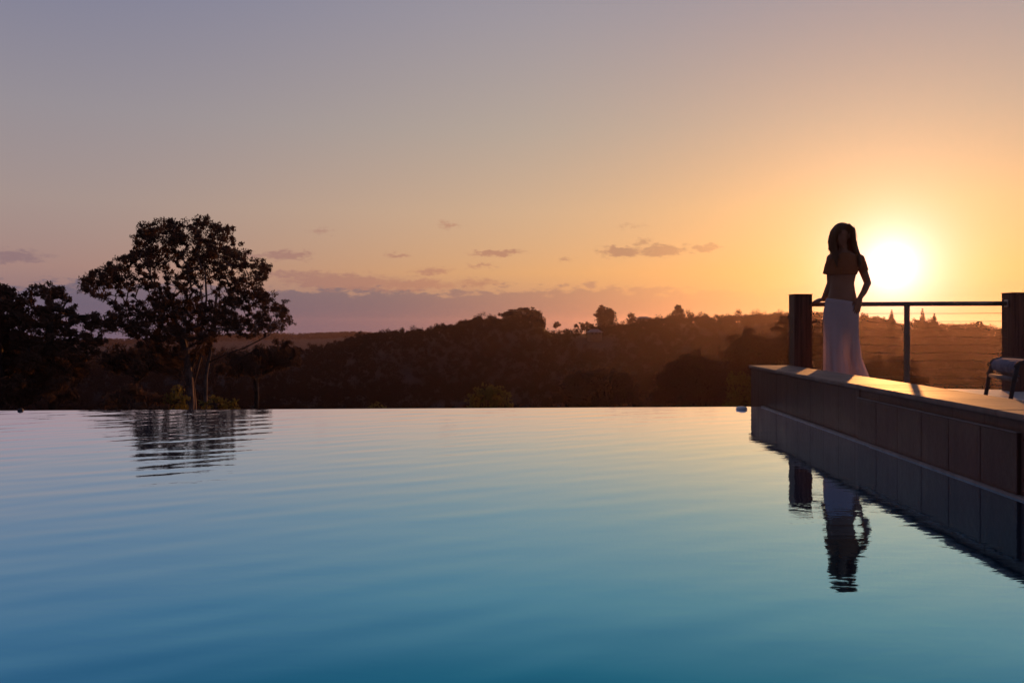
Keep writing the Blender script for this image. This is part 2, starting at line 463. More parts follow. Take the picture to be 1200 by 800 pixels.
V = np.stack([(UU - HX) / F * RR, RR, ZZ], -1).reshape(-1, 3)
nu_, nr_ = len(us), len(rs)
mb = MB()
mb.add(V, [(i*nu_ + j, i*nu_ + j + 1, (i+1)*nu_ + j + 1, (i+1)*nu_ + j) for i in range(nr_ - 1) for j in range(nu_ - 1)])
# the near bank, carried round and behind the pool
mb.add([(-400, -300, -3), (500, -300, -3), (500, 12.0, -1.62), (-400, 12.0, -1.62)], [(0, 1, 2, 3)])
tag(mb.build('terrain', M['ground'], smooth=True), kind='structure')

def G3(u, r):                       # point on the ground
    return Vector(((u - HX) / F * r, r, float(ground_z(u, r))))

# ------------------------------------------------------------------ pool
WX = lambda y: 2.184 + 0.03 * y      # face of the side wall
edge_y = lambda x: 7.857 + 0.0564 * (x + 4.714)
wv = [(0.62, 84, .0005), (0.47, 108, .0008), (0.36, 68, .0007), (0.30, 119, .0013), (0.24, 124, .0011), (0.18, 114, .0010), (0.95, 70, .0005), (0.40, 128, .0009), (0.31, 70, .0005), (0.13, 112, .0004)]
wr = np.random.default_rng(21)
ws = []
for L, a, amp in wv:
    for k in range(3):
        ws.append((L * wr.uniform(.85, 1.18), R(a + wr.normal(0, 13)), amp * wr.uniform(.4, .75), wr.uniform(0, 6.28)))
def wave(x, y):
    z = 0
    gain = 0.50 + 0.30 * np.sin(x * 0.35 + 0.4 * y + 2.1) * np.sin(0.5 * y - 0.22 * x + 0.6) + 0.55 * (1 - sstep(x, -3.5, 1.6))
    for L, a, amp, ph in ws:
        k = 2 * np.pi / L
        z = z + amp * np.sin(k * (np.cos(a)*x + np.sin(a)*y) + ph + 0.8*np.sin(0.7*x + ph*3) )
    return z * gain * 0.17
nx, ny = 430, 420
tx = np.linspace(0, 1, nx); ty = np.linspace(0, 1, ny)
TX, TY = np.meshgrid(tx, ty)
YY = -4.0 + TY * 12.6
XX = -10.0 + TX * (WX(YY) + 0.004 + 10.0)
YY = -4.0 + TY * (edge_y(XX) + 4.0)
XX = -10.0 + TX * (WX(YY) + 0.004 + 10.0)
ZW = wave(XX, YY) * sstep(edge_y(XX) - YY, -0.01, 0.12)
mb = MB()
mb.add(np.stack([XX, YY, ZW], -1).reshape(-1, 3), [(i*nx + j, i*nx + j + 1, (i+1)*nx + j + 1, (i+1)*nx + j) for i in range(ny - 1) for j in range(nx - 1)])
tag(mb.build('water', M['water'], smooth=True), kind='structure')
# weir wall carrying the vanishing edge
mb = MB()
xa, xb = -10.3, 2.43
ya, yb = edge_y(xa), edge_y(xb)
o1, o2 = 0.004, 0.16
mb.add([(xa, ya + o1, -3.2), (xb, yb + o1, -3.2), (xb, yb + o2, -3.2), (xa, ya + o2, -3.2), (xa, ya + o1, -0.004), (xb, yb + o1, -0.004), (xb, yb + o2, -0.03), (xa, ya + o2, -0.03)],
       [(3,2,1,0), (4,5,6,7), (0,1,5,4), (1,2,6,5), (2,3,7,6), (3,0,4,7)])
o = mb.build('weir_wall', M['tile'])
tag(o, 'dark tiled weir wall under the vanishing far edge of the pool', 'wall')

# ------------------------------------------------------------------ side wall with coping
WALL_END, WALL_TOP = 8.735, 0.379
wall = empty('pool_wall', (WX(5), 5, 0), 'low tiled wall with pale coping along the right side of the pool', 'wall')
sh = 0.03
bx = 2.184                          # sheared boxes: x = bx + 0.03*y
mb = MB(); mb.box(bx + 0.014, bx + 0.38, -4.2, WALL_END - 0.012, -3.0, WALL_TOP - 0.032, sh)
mb.build('core', M['grout'], wall)
joints = [8.735 - 0.012]
mb = MB()
y = WALL_END
tw = 0.322
ys = [8.735, 8.60, 8.45] + [8.45 - tw * i for i in range(1, 9)]
ys = [yv for yv in ys if yv > 5.85] + [5.79]
gap = 0.0014
def tile_run(ylist, x0, x1, z0, z1):
    for a, b in zip(ylist[:-1], ylist[1:]):
        mb.box(bx + x0 + random.uniform(0, .0012), bx + x1, b + gap, a - gap, z0, z1, sh)
tile_run(ys, 0.0, 0.014, -0.4, WALL_TOP - 0.033)
ys2 = [5.79 - 0.3217 * i for i in range(0, 7)]
tile_run(ys2, 0.006, 0.014, 0.293, WALL_TOP - 0.033)
ys3 = [3.86 - tw * i for i in range(0, 26)]
tile_run(ys3, 0.0, 0.014, -0.4, WALL_TOP - 0.033)
mb.box(bx + 0.0, bx + 0.38, WALL_END - 0.012, WALL_END, -3.0, WALL_TOP - 0.033, sh)
mb.build('tile', M['tile'], wall, bevel=0.0015)
mb = MB(); tile_run(ys2, -0.016, 0.014, -0.4, 0.289)
mb.build('raised_panel', M['tile'], wall, bevel=0.004)
mb = MB(); tile_run([5.79 - 0.643 * i for i in range(0, 4)], -0.0215, 0.012, 0.2892, 0.294)
mb.build('panel_ledge', M['strip'], wall, bevel=0.001)
mb = MB()
yy = 8.24
while yy > -4.0:
    n = min(0.9, yy + 4.0)
    off = -0.034 if yy < 5.9 else -0.026
    mb.box(bx + off, bx + 0.0, yy - n + 0.001, yy - 0.001, -0.05, 0.011, sh)
    yy -= n
mb.build('waterline_ledge', M['strip'], wall, bevel=0.003)
mb = MB()
yy = WALL_END + 0.01
while yy > -4.2:
    n = random.uniform(0.55, 0.63)
    zt = WALL_TOP + random.uniform(-0.0012, 0.0012)
    mb.box(bx - 0.022, bx + 0.40, yy - n + 0.0016, yy - 0.0016, WALL_TOP - 0.031, zt, sh)
    yy -= n
mb.build('coping', M['coping'], wall, bevel=0.008)

# ------------------------------------------------------------------ deck
DECK = 0.145
mb = MB()
mb.add([(2.56, -4.2, -3), (9, -4.2, -3), (9, 8.05, -3), (4.95, 8.50, -3), (2.85, 8.97, -3),
        (2.56, -4.2, DECK), (9, -4.2, DECK), (9, 8.05, DECK), (4.95, 8.50, DECK), (2.85, 8.97, DECK)],
       [(4,3,2,1,0), (5,6,7,8,9), (0,1,6,5), (1,2,7,6), (2,3,8,7), (3,4,9,8), (4,0,5,9)])
tag(mb.build('deck_pavement', M['deck']), kind='structure')

# ------------------------------------------------------------------ pillars and railing
def pillar(x0, y0, label):
    r = empty('pillar', (x0 + .09, y0 + .09, DECK), label, 'pillar', 'square timber pillars of the deck railing')
    mb = MB(); mb.box(x0, x0 + .182, y0, y0 + .18, DECK - .01, 1.096)
    mb.build('shaft', M['pillar'], r, bevel=0.006)
    mb = MB(); mb.box(x0 - .004, x0 + .186, y0 - .004, y0 + .184, 1.0965, 1.104)
    mb.build('cap', M['pillar'], r, bevel=0.002)
    return r
pillar(2.863, 8.65, 'square dark timber pillar at the far end of the pool wall, left of the woman')
pillar(4.835, 8.25, 'square dark timber pillar standing behind the chair at the right edge')
rail = empty('deck_railing', (3.94, 8.54, DECK), 'metal railing with thin horizontal cables between the two dark pillars', 'railing')
A = np.array((3.043, 8.735, 0)); B = np.array((4.837, 8.335, 0))
def rp(tt, z): p = A + (B - A) * tt; return (p[0], p[1], z)
mb = MB()
mb.tube([rp(0, 1.0), rp(.25, .9995), rp(.5, 1.0), rp(.75, .9995), rp(1, .9985)], 0.0225, 12)
mb.build('top_rail', M['steel'], rail, smooth=True)
mb = MB()
c = rp(.505, 0); mb.box(c[0] - .026, c[0] + .026, c[1] - .011, c[1] + .011, DECK, .985)
mb.build('baluster', M['steel'], rail, bevel=0.003)
mb = MB(); mb.box(c[0] - .05, c[0] + .05, c[1] - .04, c[1] + .04, DECK + .0005, DECK + .012)
mb.build('foot_plate', M['steel'], rail, bevel=0.002)
for i in range(10):
    z = .905 - .079 * i
    mb = MB()
    mb.tube([rp(0, z), rp(.25, z - .0015), rp(.505, z), rp(.75, z - .002), rp(1, z)], 0.0021, 6)
    mb.build('cable', M['cable'], rail, smooth=True)
for tt, dz_ in ((0.001, 0), (0.999, 0)):
    c = rp(tt, 1.0 + dz_)
    mb = MB(); s = 1 if tt < .5 else -1
    mb.box(min(c[0], c[0] + s*.012), max(c[0], c[0] + s*.012), c[1] - .03, c[1] + .03, .965, 1.035)
    mb.build('bracket', M['bolt'], rail, bevel=0.002)

# ------------------------------------------------------------------ chair
ch = empty('garden_chair', (3.45, 5.6, DECK), 'grey sling garden chair on dark metal legs, standing on the deck at the right edge', 'chair')
fl = np.array((3.30, 5.86)); fr = np.array((3.18, 5.36))           # front corners of the seat
ax = (fr - fl) / np.linalg.norm(fr - fl); fw = np.array((ax[1], -ax[0]))   # along the front bar / forward
if fw[0] > 0: fw = -fw
def cp(a, b, z):                    # a: along the front from the left corner, b: backwards, z above the deck
    p = fl + ax * a - fw * b
    return (p[0], p[1], DECK + z)
Wd = float(np.linalg.norm(fr - fl))
prof = [(0.012, 0.318), (-0.012, 0.345), (-0.016, 0.375), (0.004, 0.402), (0.045, 0.416), (0.12, 0.414), (0.24, 0.402), (0.36, 0.395), (0.46, 0.400), (0.52, 0.44), (0.56, 0.52), (0.60, 0.64), (0.64, 0.78), (0.66, 0.86)]
mb = MB(); th = 0.010
ring = []
for i, (b, z) in enumerate(prof[:9]):
    sag = 0.012 if 3 < i < 9 else 0.0
    ring.append([cp(.02, b, z), cp(Wd*.3, b, z - sag), cp(Wd*.7, b, z - sag), cp(Wd - .02, b, z), cp(Wd - .02, b + .006, z - th), cp(Wd*.7, b + .006, z - th - sag), cp(Wd*.3, b + .006, z - th - sag), cp(.02, b + .006, z - th)])
mb.loft(ring); mb.build('seat', M['sling'], ch, smooth=True)
mb = MB(); ring = []
for i, (b, z) in enumerate(prof[9:]):
    ring.append([cp(.02, b, z), cp(Wd*.5, b + .012, z), cp(Wd - .02, b, z), cp(Wd - .02, b + .01, z), cp(Wd*.5, b + .022, z), cp(.02, b + .01, z)])
mb.loft(ring); mb.build('backrest', M['sling'], ch, smooth=True)
for a in (0.005, Wd - .005):
    mb = MB(); mb.tube([cp(a, b, z - .006) for b, z in prof[2:]], 0.013, 8); mb.build('side_rail', M['chairmetal'], ch, smooth=True)
    mb = MB(); mb.tube([cp(a, 0.0, .385), cp(a, -.02, .30), cp(a, -.07, .0)], [.0135, .0135, .012], 8); mb.build('leg', M['chairmetal'], ch, smooth=True)
    mb = MB(); mb.tube([cp(a, .44, .39), cp(a, .50, .2), cp(a, .56, .0)], [.0135, .0135, .012], 8); mb.build('leg', M['chairmetal'], ch, smooth=True)
    mb = MB(); mb.tube([cp(a, -.005, .375), cp(a, .0, .50), cp(a, .03, .585), cp(a, .10, .605), cp(a, .40, .60), cp(a, .585, .60)], .012, 8)
    if a > 1: mb.build('armrest', M['chairmetal'], ch, smooth=True)
mb = MB()
q0, q1 = cp(0.0, -.014, .293), cp(Wd, -.014, .293)
mb.tube([q0, q1], 0.0165, 8); mb.build('crossbar', M['bar'], ch, smooth=True)

# ------------------------------------------------------------------ small things on the pool edge
def lathe(prof, c, k=20):
    th = np.arange(k) * 2*np.pi/k
    return [np.stack([c[0] + r*np.cos(th), c[1] + r*np.sin(th), np.full(k, c[2] + z)], -1) for r, z in prof]
f0 = P(869, 479.5, 7.98); f0.z = 0.0
t_ = empty('pool_float', (f0.x, f0.y, 0), 'small grey domed float resting in the corner of the pool edge beside the wall', 'float')
mb = MB(); mb.loft(lathe([(.02, -.03), (.040, -.024), (.046, -.012), (.048, -.004), (.047, -.002)], f0)); mb.build('base', M['dark'], t_, smooth=True)
mb = MB(); mb.loft(lathe([(.047, -.0018), (.052, .004), (.051, .012), (.046, .021), (.032, .027), (.006, .030)], f0)); mb.build('lid', M['float'], t_, smooth=True)
f1 = P(24, 481, 7.86); f1.z = 0.0
mb = MB(); mb.loft(lathe([(.010, -.02), (.022, -.008), (.026, .006), (.022, .016), (.012, .020), (.003, .021)], f1, 14))
tag(mb.build('edge_stone', M['dark'], smooth=True), 'tiny dark stone lying on the pool edge below the left trees', 'stone')

# ------------------------------------------------------------------ foliage
def leaves_at(c, rad, n, size, aspect=0.32, droop=0.55, flat=0.75, r=rng, shell=0.55):
    """n leaf quads spread through an ellipsoid clump"""
    d = r.normal(size=(n, 3)); d /= np.linalg.norm(d, axis=1)[:, None]
    p = d * (r.uniform(0, 1, n) ** shell)[:, None] * np.array((rad, rad, rad * flat)) + np.array(c)
    a = r.normal(size=(n, 3)); a[:, 2] -= droop * 1.8
    a /= np.linalg.norm(a, axis=1)[:, None]
    b = np.cross(a, r.normal(size=(n, 3))); b /= np.linalg.norm(b, axis=1)[:, None]
    L = (size * r.uniform(.6, 1.3, n))[:, None]
    w = L * aspect
    return np.stack([p - a*L*.5, p - a*L*.05 + b*w*.5, p + a*L*.5, p - a*L*.05 - b*w*.5], 1)

def grow(trunk, clumps, r0, name_tree, bark, r=rng, low=0.6, k=6, tip=0.012):
    """limbs from the trunk out to every clump; returns one mesh builder"""
    nodes = [np.array(p, float) for p in trunk]; par = [-1] + list(range(len(trunk) - 1))
    top = nodes[-1]
    order = sorted(range(len(clumps)), key=lambda i: np.linalg.norm(np.array(clumps[i]) - top))
    for i in order:
        c = np.array(clumps[i], float)
        N = np.array(nodes)
        dv = c - N; dist = np.linalg.norm(dv, axis=1)
        cost = dist + np.where(dv[:, 2] < -0.2 * dist, dist * low, 0)
        cost[0] += 1e6 if len(nodes) > 2 else 0
        j = int(np.argmin(cost)); L = dist[j]
        if L > 1e-3:
            d = c - nodes[j]; last = j
            for tt in (.35, .7):
                pnt = nodes[j] + d * tt + r.normal(size=3) * L * .06 + np.array((0, 0, -.05 * L if tt < .5 else 0.02 * L))
                nodes.append(pnt); par.append(last); last = len(nodes) - 1
            nodes.append(c); par.append(last)
    cnt = np.ones(len(nodes))
    for i in range(len(nodes) - 1, 0, -1): cnt[par[i]] += cnt[i]
    rad = r0 * (cnt / cnt[0]) ** 0.52 + tip
    mb = MB()
    for i in range(1, len(nodes)):
        p = par[i]
        mb.tube([nodes[p], nodes[i]], [min(rad[p], rad[i]*1.35), rad[i]], k, cap=False)
    return mb

def px_tree(name, label, cat, base_u, base_v, D, clumps, mat, bark, r0, trunk_pts, nleaf, size, depth, aspect=.32, group=None, extra_trunks=(), droop=.55, dens=1.0, lace=0, hull=None, nfill=0):
    """a tree at distance D: clumps given in photo pixels (u, v, radius) and spread in real depth"""
    cs = []; Q = []
    for (u, v, r_) in clumps:
        d = D + rng.normal(0, depth * .55)
        d = min(max(d, D - depth), D + depth)
        c = P(u, v, d); R_ = r_ / F * D * 1.08
        cs.append(tuple(c))
        n0 = int(nleaf * (r_ / 12.0) ** 2 * dens)
        if lace:
            Q.append(leaves_at(c, R_ * .8, int(n0 * .30), size, aspect, droop))
        else:
            Q.append(leaves_at(c, R_, int(n0 * .55), size, aspect, droop))
        for k in range(7 if lace else 4):  # looser satellite sprays break the outline
            dd = rng.normal(size=3); dd /= np.linalg.norm(dd); dd[2] *= .85
            cc = np.array(c) + dd * R_ * rng.uniform(.45, 1.15 + .25 * lace)
            Q.append(leaves_at(cc, R_ * rng.uniform(.32, .62), int(n0 * .115), size, aspect, droop))
            if lace and k < 2: cs.append(tuple(cc))
    if hull:
        hx = [p[0] for p in hull]; hy = [p[1] for p in hull]; n_ = 0
        while n_ < nfill:
            u, v = rng.uniform(min(hx), max(hx)), rng.uniform(min(hy), max(hy)); inside = False
            for a in range(len(hull)):
                (x1, y1), (x2, y2) = hull[a], hull[a - 1]
                if (y1 > v) != (y2 > v) and u < (x2 - x1) * (v - y1) / (y2 - y1) + x1: inside = not inside
            if not inside: continue
            n_ += 1; d = D + rng.uniform(-depth, depth); c = P(u, v, d); R_ = rng.uniform(2.6, 6.0) / F * D
            cs.append(tuple(c)); Q.append(leaves_at(c, R_, int(rng.uniform(40, 100)), size, aspect, droop, shell=.8))
    t0 = [P(u, v, D) for u, v in trunk_pts]
    root = empty(name, t0[0], label, cat, group)
    mb = grow(t0, cs, r0, name, bark)
    for et in extra_trunks:
        pts = [P(u, v, D + dd) for u, v, dd in et[0]]
        mb.tube(pts, np.linspace(et[1], et[1] * .55, len(pts)), 7)
    mb.build('trunk', bark, root, smooth=True)
    me = quad_mesh('crown', np.concatenate(Q))
    link('crown', me, mat, root)
    return root

z2 = lambda L: [(90 + a/3.265, 245 + b/3.265, c/3.265) for a, b, c in L]
z2h = lambda L: [(90 + a/3.265, 245 + b/3.265) for a, b in L]
gum = z2([(60,270,42),(110,235,42),(40,272,24),(65,310,28),(130,262,38),(170,225,36),(165,292,28),(200,255,30),(100,345,13),
 (235,130,32),(230,170,28),(285,80,38),(330,70,42),(385,75,38),(300,120,42),(350,125,42),(398,120,32),(280,170,38),(340,178,42),(390,170,26),(300,222,42),(350,238,26),(258,212,28),
 (450,90,32),(480,55,30),(520,75,38),(560,95,38),(470,120,38),(520,125,32),(580,80,18),(440,180,36),(490,185,42),(540,185,36),(590,165,36),(630,170,32),(440,235,42),(500,240,34),(548,228,28),(612,200,30),(640,215,22),
 (690,220,33),(715,240,28),(700,265,23),(600,300,38),(650,295,42),(690,310,32),(630,335,30),(580,345,26),(700,350,32),(740,345,28),(720,390,32),(780,390,38),(800,420,28),(760,440,32),(700,420,26),(740,465,20),(660,430,22),(680,462,16),
 (320,340,36),(296,362,32),(360,365,50),(420,355,42),(460,380,38),(400,400,52),(340,420,46),(280,430,42),(230,435,42),(196,466,36),(180,440,32),(250,470,38),(310,470,42),(370,460,48),(440,450,48),(490,430,42),(540,420,38),(590,430,42),(622,440,28),(520,480,42),(460,510,42),(400,520,42),(560,395,36),(150,385,16),(190,370,14),
 (130,435,34),(165,425,30),(380,555,44),(440,560,40),(500,540,32),(330,530,36),(300,510,34)])
px_tree('gum_tree', 'tall spreading gum tree with pale forked trunk, tallest tree beyond the pool', 'tree', 223, 500, 50.0, gum, M['gum'], M['palebark'], 0.20,
        [(223, 500), (223.5, 470), (222, 445), (219, 420), (214, 398)], 410, .20, 3.0, lace=1, nfill=620, hull=z2h([(18,270),(60,225),(150,190),(205,160),(215,110),(270,55),(350,30),(410,60),(480,28),(560,55),(595,90),(600,150),(640,160),(660,200),(735,220),(740,270),(720,300),(745,335),(790,370),(822,420),(800,450),(740,480),(660,490),(600,480),(540,500),(480,560),(330,560),(200,510),(160,480),(100,440),(130,380),(100,350),(40,320)]),
        extra_trunks=[([(229, 500, .4), (228, 470, .5), (226.5, 450, .4), (233, 425, .2), (240, 400, 0)], .12), ([(241, 500, -.5), (240.5, 465, -.5), (241, 440, -.4), (246, 415, -.2), (250, 380, 0), (254, 345, 0)], .13),
                      ([(246, 424, -.3), (262, 416, -.6), (285, 408, -.8), (305, 398, -.8), (318, 391, -.9)], .055), ([(215, 405, .2), (206, 375, .4), (198, 345, .3), (194, 320, .2)], .09), ([(225, 430, .2), (236, 390, 0), (242, 350, 0), (240, 310, .2)], .09)])

# trees left of it
zl = lambda L: [(a/4.207, 300 + b/4.207, c/4.207) for a, b, c in L]
px_tree('slim_gum_tree', 'mid-height gum tree with a gappy crown just left of the tall spreading gum', 'tree', 60, 500, 46.0,
        zl([(160,190,36),(205,180,36),(260,165,40),(290,160,22),(150,225,26),(235,210,26),(280,195,28),(320,205,26),(340,215,20),(245,245,30),(290,245,18),(350,270,36),(375,300,28),(330,290,22),(365,330,26),
            (190,280,48),(230,300,45),(180,340,55),(240,350,55),(290,340,40),(310,375,40),(350,390,36),(200,410,60),(270,420,60),(330,440,40),(400,400,36),(440,400,40),(480,420,36),(420,440,34),(380,470,40),(300,480,55),(230,490,60),(180,480,60),(250,560,60),(310,550,55),(370,540,45),(200,570,60),(350,600,50),(280,640,60),(220,650,60),(350,680,45),(400,540,34),(460,470,34),(420,500,32),
            (430,345,36),(470,300,34),(430,310,34),(480,335,34),(520,330,36),(560,335,30),(545,300,24)]),
        M['leaf'], M['bark'], .22, [(62, 500), (62, 465), (60, 430), (58, 400), (60, 370)], 560, .21, 2.4, lace=1)
px_tree('dense_tree', 'dense dark tree filling the left edge beyond the pool', 'tree', 5, 500, 44.0,
        zl([(-10,160,36),(25,190,40),(60,190,32),(80,215,26),(10,240,50),(60,250,45),(110,225,26),(100,270,40),(-30,220,50),(20,310,60),(80,320,55),(120,330,40),(30,390,60),(100,400,55),(-30,320,60),(-30,420,60),(20,470,60),(90,480,60),(140,440,45),(140,520,50),(40,550,60),(100,570,60),(-20,540,60),(50,640,60),(120,650,55),(0,650,60),(60,700,55),(140,700,50),(-80,300,60),(-90,420,60),(-80,560,60),(-120,260,50),(-150,360,60),(-160,480,60)]),
        M['leaf'], M['bark'], .24, [(0, 500), (1, 460), (-2, 425), (-2, 390)], 420, .28, 2.6)
px_tree('round_tree', 'low round-crowned tree at the right foot of the tall spreading gum', 'tree', 300, 505, 62.0,
        z2([(620,575,44),(680,570,44),(740,556,44),(790,538,42),(825,575,38),(660,612,40),(560,612,34),(600,612,36),(785,590,40),(720,610,40),(835,545,20),(800,510,22),(700,535,26)]),
        M['leaf'], M['bark'], .15, [(300, 505), (301, 470), (300, 445)], 330, .34, 2.6)
px_tree('understory_tree', 'low dark tree between the left trees and the pale forked trunk', 'tree', 150, 500, 60.0,
        z2([(160,560,46),(210,556,48),(270,560,46),(130,592,38),(180,606,40),(235,610,40),(300,592,42),(340,600,44),(385,600,38),(120,560,26),(250,525,26),(330,560,34)]),
        M['leaf'], M['bark'], .15, [(158, 500), (158, 470), (160, 445)], 330, .34, 2.4)
def bush(label, D, L, mat, base, nleaf=150, size=.26, dp=1.0, name='bush'):
    return px_tree(name, label, 'bush', base[0], base[1], D, L, mat, M['bark'], .05, [base, (base[0] + .5, base[1] - 12)], nleaf, size, dp, group='bushes just beyond the pool edge')
bush('dark spreading bush under the low tree left of the pale trunks', 40.0, z2([(130,742,28),(170,712,40),(220,700,40),(200,685,26),(260,725,40),(310,730,36),(345,735,30),(160,760,36),(240,765,40),(310,770,36)]), M['leaf'], (165, 498))
bush('small yellowish bush touching the left side of the pale trunks', 41.0, z2([(385,690,26),(370,715,30),(400,725,26),(360,750,34),(400,765,34)]), M['bush'], (208, 498), 120)
bush('low yellow-green bush right of the pale trunks', 41.0, z2([(480,742,18),(520,728,24),(545,738,28),(590,748,24),(560,765,30),(500,770,26),(610,765,16)]), M['bush'], (258, 498), 120)
bush('rounded green bush alone above the middle of the pool edge', 75.0, [(556,466,8),(565,459,8),(574,456,7.5),(584,458,8),(593,465,8),(570,468,10),(583,470,10),(556,476,10),(594,476,10),(575,480,12)], M['bush'], (575, 492), 150, .42, .9)
bush('tiny yellow-green bush tip peeking over the pool edge, left of the rounded bush', 70.0, [(436,477,5),(443,475,5),(449,478,5),(442,482,6)], M['bush'], (443, 490), 130, .38, .5)

# ------------------------------------------------------------------ middle-distance trees
def mid_tree(label, D, L, base, nleaf=260, size=None, dp=None, mat='leaf', r0=.2, group='trees on the slope beyond the pool', name='slope_tree', trunk=None):
    return px_tree(name, label, 'tree', base[0], base[1], D, L, M[mat], M['bark'], r0, trunk or [base, (base[0], base[1] - 25), (base[0], base[1] - 45)], nleaf, size or D * .0052, dp or D * .02, group=group, aspect=.42, droop=.3)
mid_tree('dark dome-shaped tree with a small knob on top, left of the far pillar', 190.0,
         [(858,420,14),(868,408,14),(880,402,14),(890,408,14),(862,400,10),(878,391,8),(879,386,4),(872,420,16),(890,425,16),(855,435,15),(872,438,16),(892,442,16),(900,420,12),(860,450,16),(880,455,16),(897,397,6)], (878, 500))
mid_tree('taller dark tree with a bushy head rising directly beside the far pillar', 170.0,
         [(915,378,8),(922,374,7),(908,386,6),(920,386,8),(930,380,8),(912,402,11),(922,398,12),(934,395,12),(905,412,10),(918,415,14),(934,412,14),(946,388,10),(950,402,12),(948,418,14),(958,380,8),(962,395,12),(962,412,12),(925,432,14),(945,435,14),(960,430,12),(908,432,12)], (928, 500))
mid_tree('broad low tree on the lower slope in front of the dome-shaped tree', 150.0,
         [(790,432,12),(802,424,11),(815,420,11),(828,425,11),(840,430,12),(780,445,14),(798,442,15),(815,440,16),(832,442,15),(846,446,14),(775,460,14),(795,460,16),(815,460,16),(838,462,16),(770,472,12),(806,474,14),(830,476,14),(852,466,14),(868,470,14)], (815, 505))
mid_tree('pale-tipped low tree right against the near corner of the pool wall', 120.0,
         [(860,448,10),(872,444,10),(884,448,10),(864,462,12),(878,462,12),(890,460,10),(858,474,12),(874,476,12),(890,474,10)], (874, 505), mat='bush')
mid_tree('small dark tree behind the railing just right of the woman', 140.0,
         [(1018,428,9),(1026,424,8),(1034,430,9),(1020,440,11),(1032,442,11),(1012,446,10),(1026,455,12),(1040,452,10)], (1026, 500))
mid_tree('small dark tree behind the railing at the thin middle baluster', 140.0,
         [(1052,424,8),(1060,422,7),(1068,430,8),(1054,436,10),(1066,442,10),(1076,446,9),(1048,450,10),(1062,456,11),(1080,455,9)], (1062, 500))
mid_tree('wide dusky tree low on the slope above the middle of the pool edge', 170.0,
         [(668,446,12),(684,440,12),(700,438,11),(716,442,12),(732,446,12),(676,458,15),(696,456,16),(716,458,16),(736,460,15),(690,474,15),(712,474,15),(660,466,13),(748,472,12)], (700, 505))

# trees that stand out on the ridge line
def ridge_tree(label, D, L, base_u, nleaf=800, r0=.3, name='ridge_tree', mat='leaf', group='trees standing out along the ridge', base_r=None):
    gz = float(ground_z(base_u, D)); bv = HY - (gz - EYE) / D * F + 1
    return px_tree(name, label, 'tree', base_u, bv, D, L, M[mat], M['bark'], r0, [(base_u, bv), (base_u, bv - 3), (base_u, bv - 6)], nleaf, D * .0030, D * .006, aspect=.6, group=group, droop=.1)
ridge_tree('big round dark tree standing highest on the middle of the ridge', 690., [(705,362,5),(712,363,5),(717,369,5),(703,368,6),(710,370,7),(718,375,5),(703,375,6),(711,377,7),(722,381,5),(704,382,6),(714,384,7)], 710)
ridge_tree('small two-humped tree just right of the big round ridge tree', 690., [(739,370,3.5),(743,374,3.5),(747,377,3),(738,376,4),(741,381,4.5),(747,382,3.5)], 741)
ridge_tree('upright tree with a small round head above the ridge, left of the far pillar', 690., [(794,361,4),(798,364,3.5),(791,366,4),(795,369,4.5),(788,371,4),(800,371,4),(795,376,5)], 795)
ridge_tree('wide flat-topped tree at the right end of the highest wooded crest', 680., [(604,366,5),(611,364,5),(618,364,5),(625,366,5),(630,369,5),(598,367,5),(592,369,5),(607,371,5),(621,371,5),(631,374,4),(600,374,5),(614,374,4)], 616, r0=.35)
ridge_tree('lone ball-shaped tree on the bare saddle of the ridge', 690., [(652,379,2.6),(654,381,2.8),(650,382,2.4)], 652, r0=.15)
ridge_tree('pair-headed small tree on the ridge left of the big round tree', 690., [(676,382,3),(682,380,3),(688,380,3.5),(693,382,3.5),(684,384,4),(691,386,4)], 685, r0=.2)
ridge_tree('low bushy tree on the ridge seen through the railing near the right pillar', 690., [(1140,381,3.5),(1146,380,3.5),(1151,382,3.5),(1143,386,4),(1150,387,4),(1128,383,3),(1133,382,3)], 1144, r0=.2)
def conifer(label, u, top_v, D=640., w=13.0):
    gz = float(ground_z(u, D)); base = Vector(((u - HX)/F*D, D, gz))
    top = P(u, top_v, D); h = top.z - gz
    r = empty('conifer', base, label, 'conifer', 'conifers on the ridge behind the railing')
    mb = MB(); mb.tube([base, base + Vector((0, 0, h * .5)), top], [.32, .2, .03], 7); mb.build('trunk', M['bark'], r, smooth=True)
    Q = []
    n = 16
    for i in range(n):
        tt = i / (n - 1); z = gz + h * (.16 + .82 * tt); rr = (w / F * D) * (1 - tt) ** .85 * .62 + .12
        for k in range(int(9 - 5*tt)):
            a = rng.uniform(0, 6.28); L = rr * rng.uniform(.7, 1.1)
            Q.append(leaves_at((base.x + math.cos(a)*L*.55, base.y + math.sin(a)*L*.55, z - L*.12), max(L*.6, .3), 80, .9, .5, .3, .45))
    link('crown', quad_mesh('crown', np.concatenate(Q)), M['conifer'], r)
conifer('pointed conifer on the ridge left of the thin baluster', 1045, 363)
conifer('tallest narrow conifer on the ridge right of the thin baluster', 1081, 361.5, w=11)
conifer('shorter broad conifer on the ridge, farthest right of the three', 1095, 367.5, w=13)

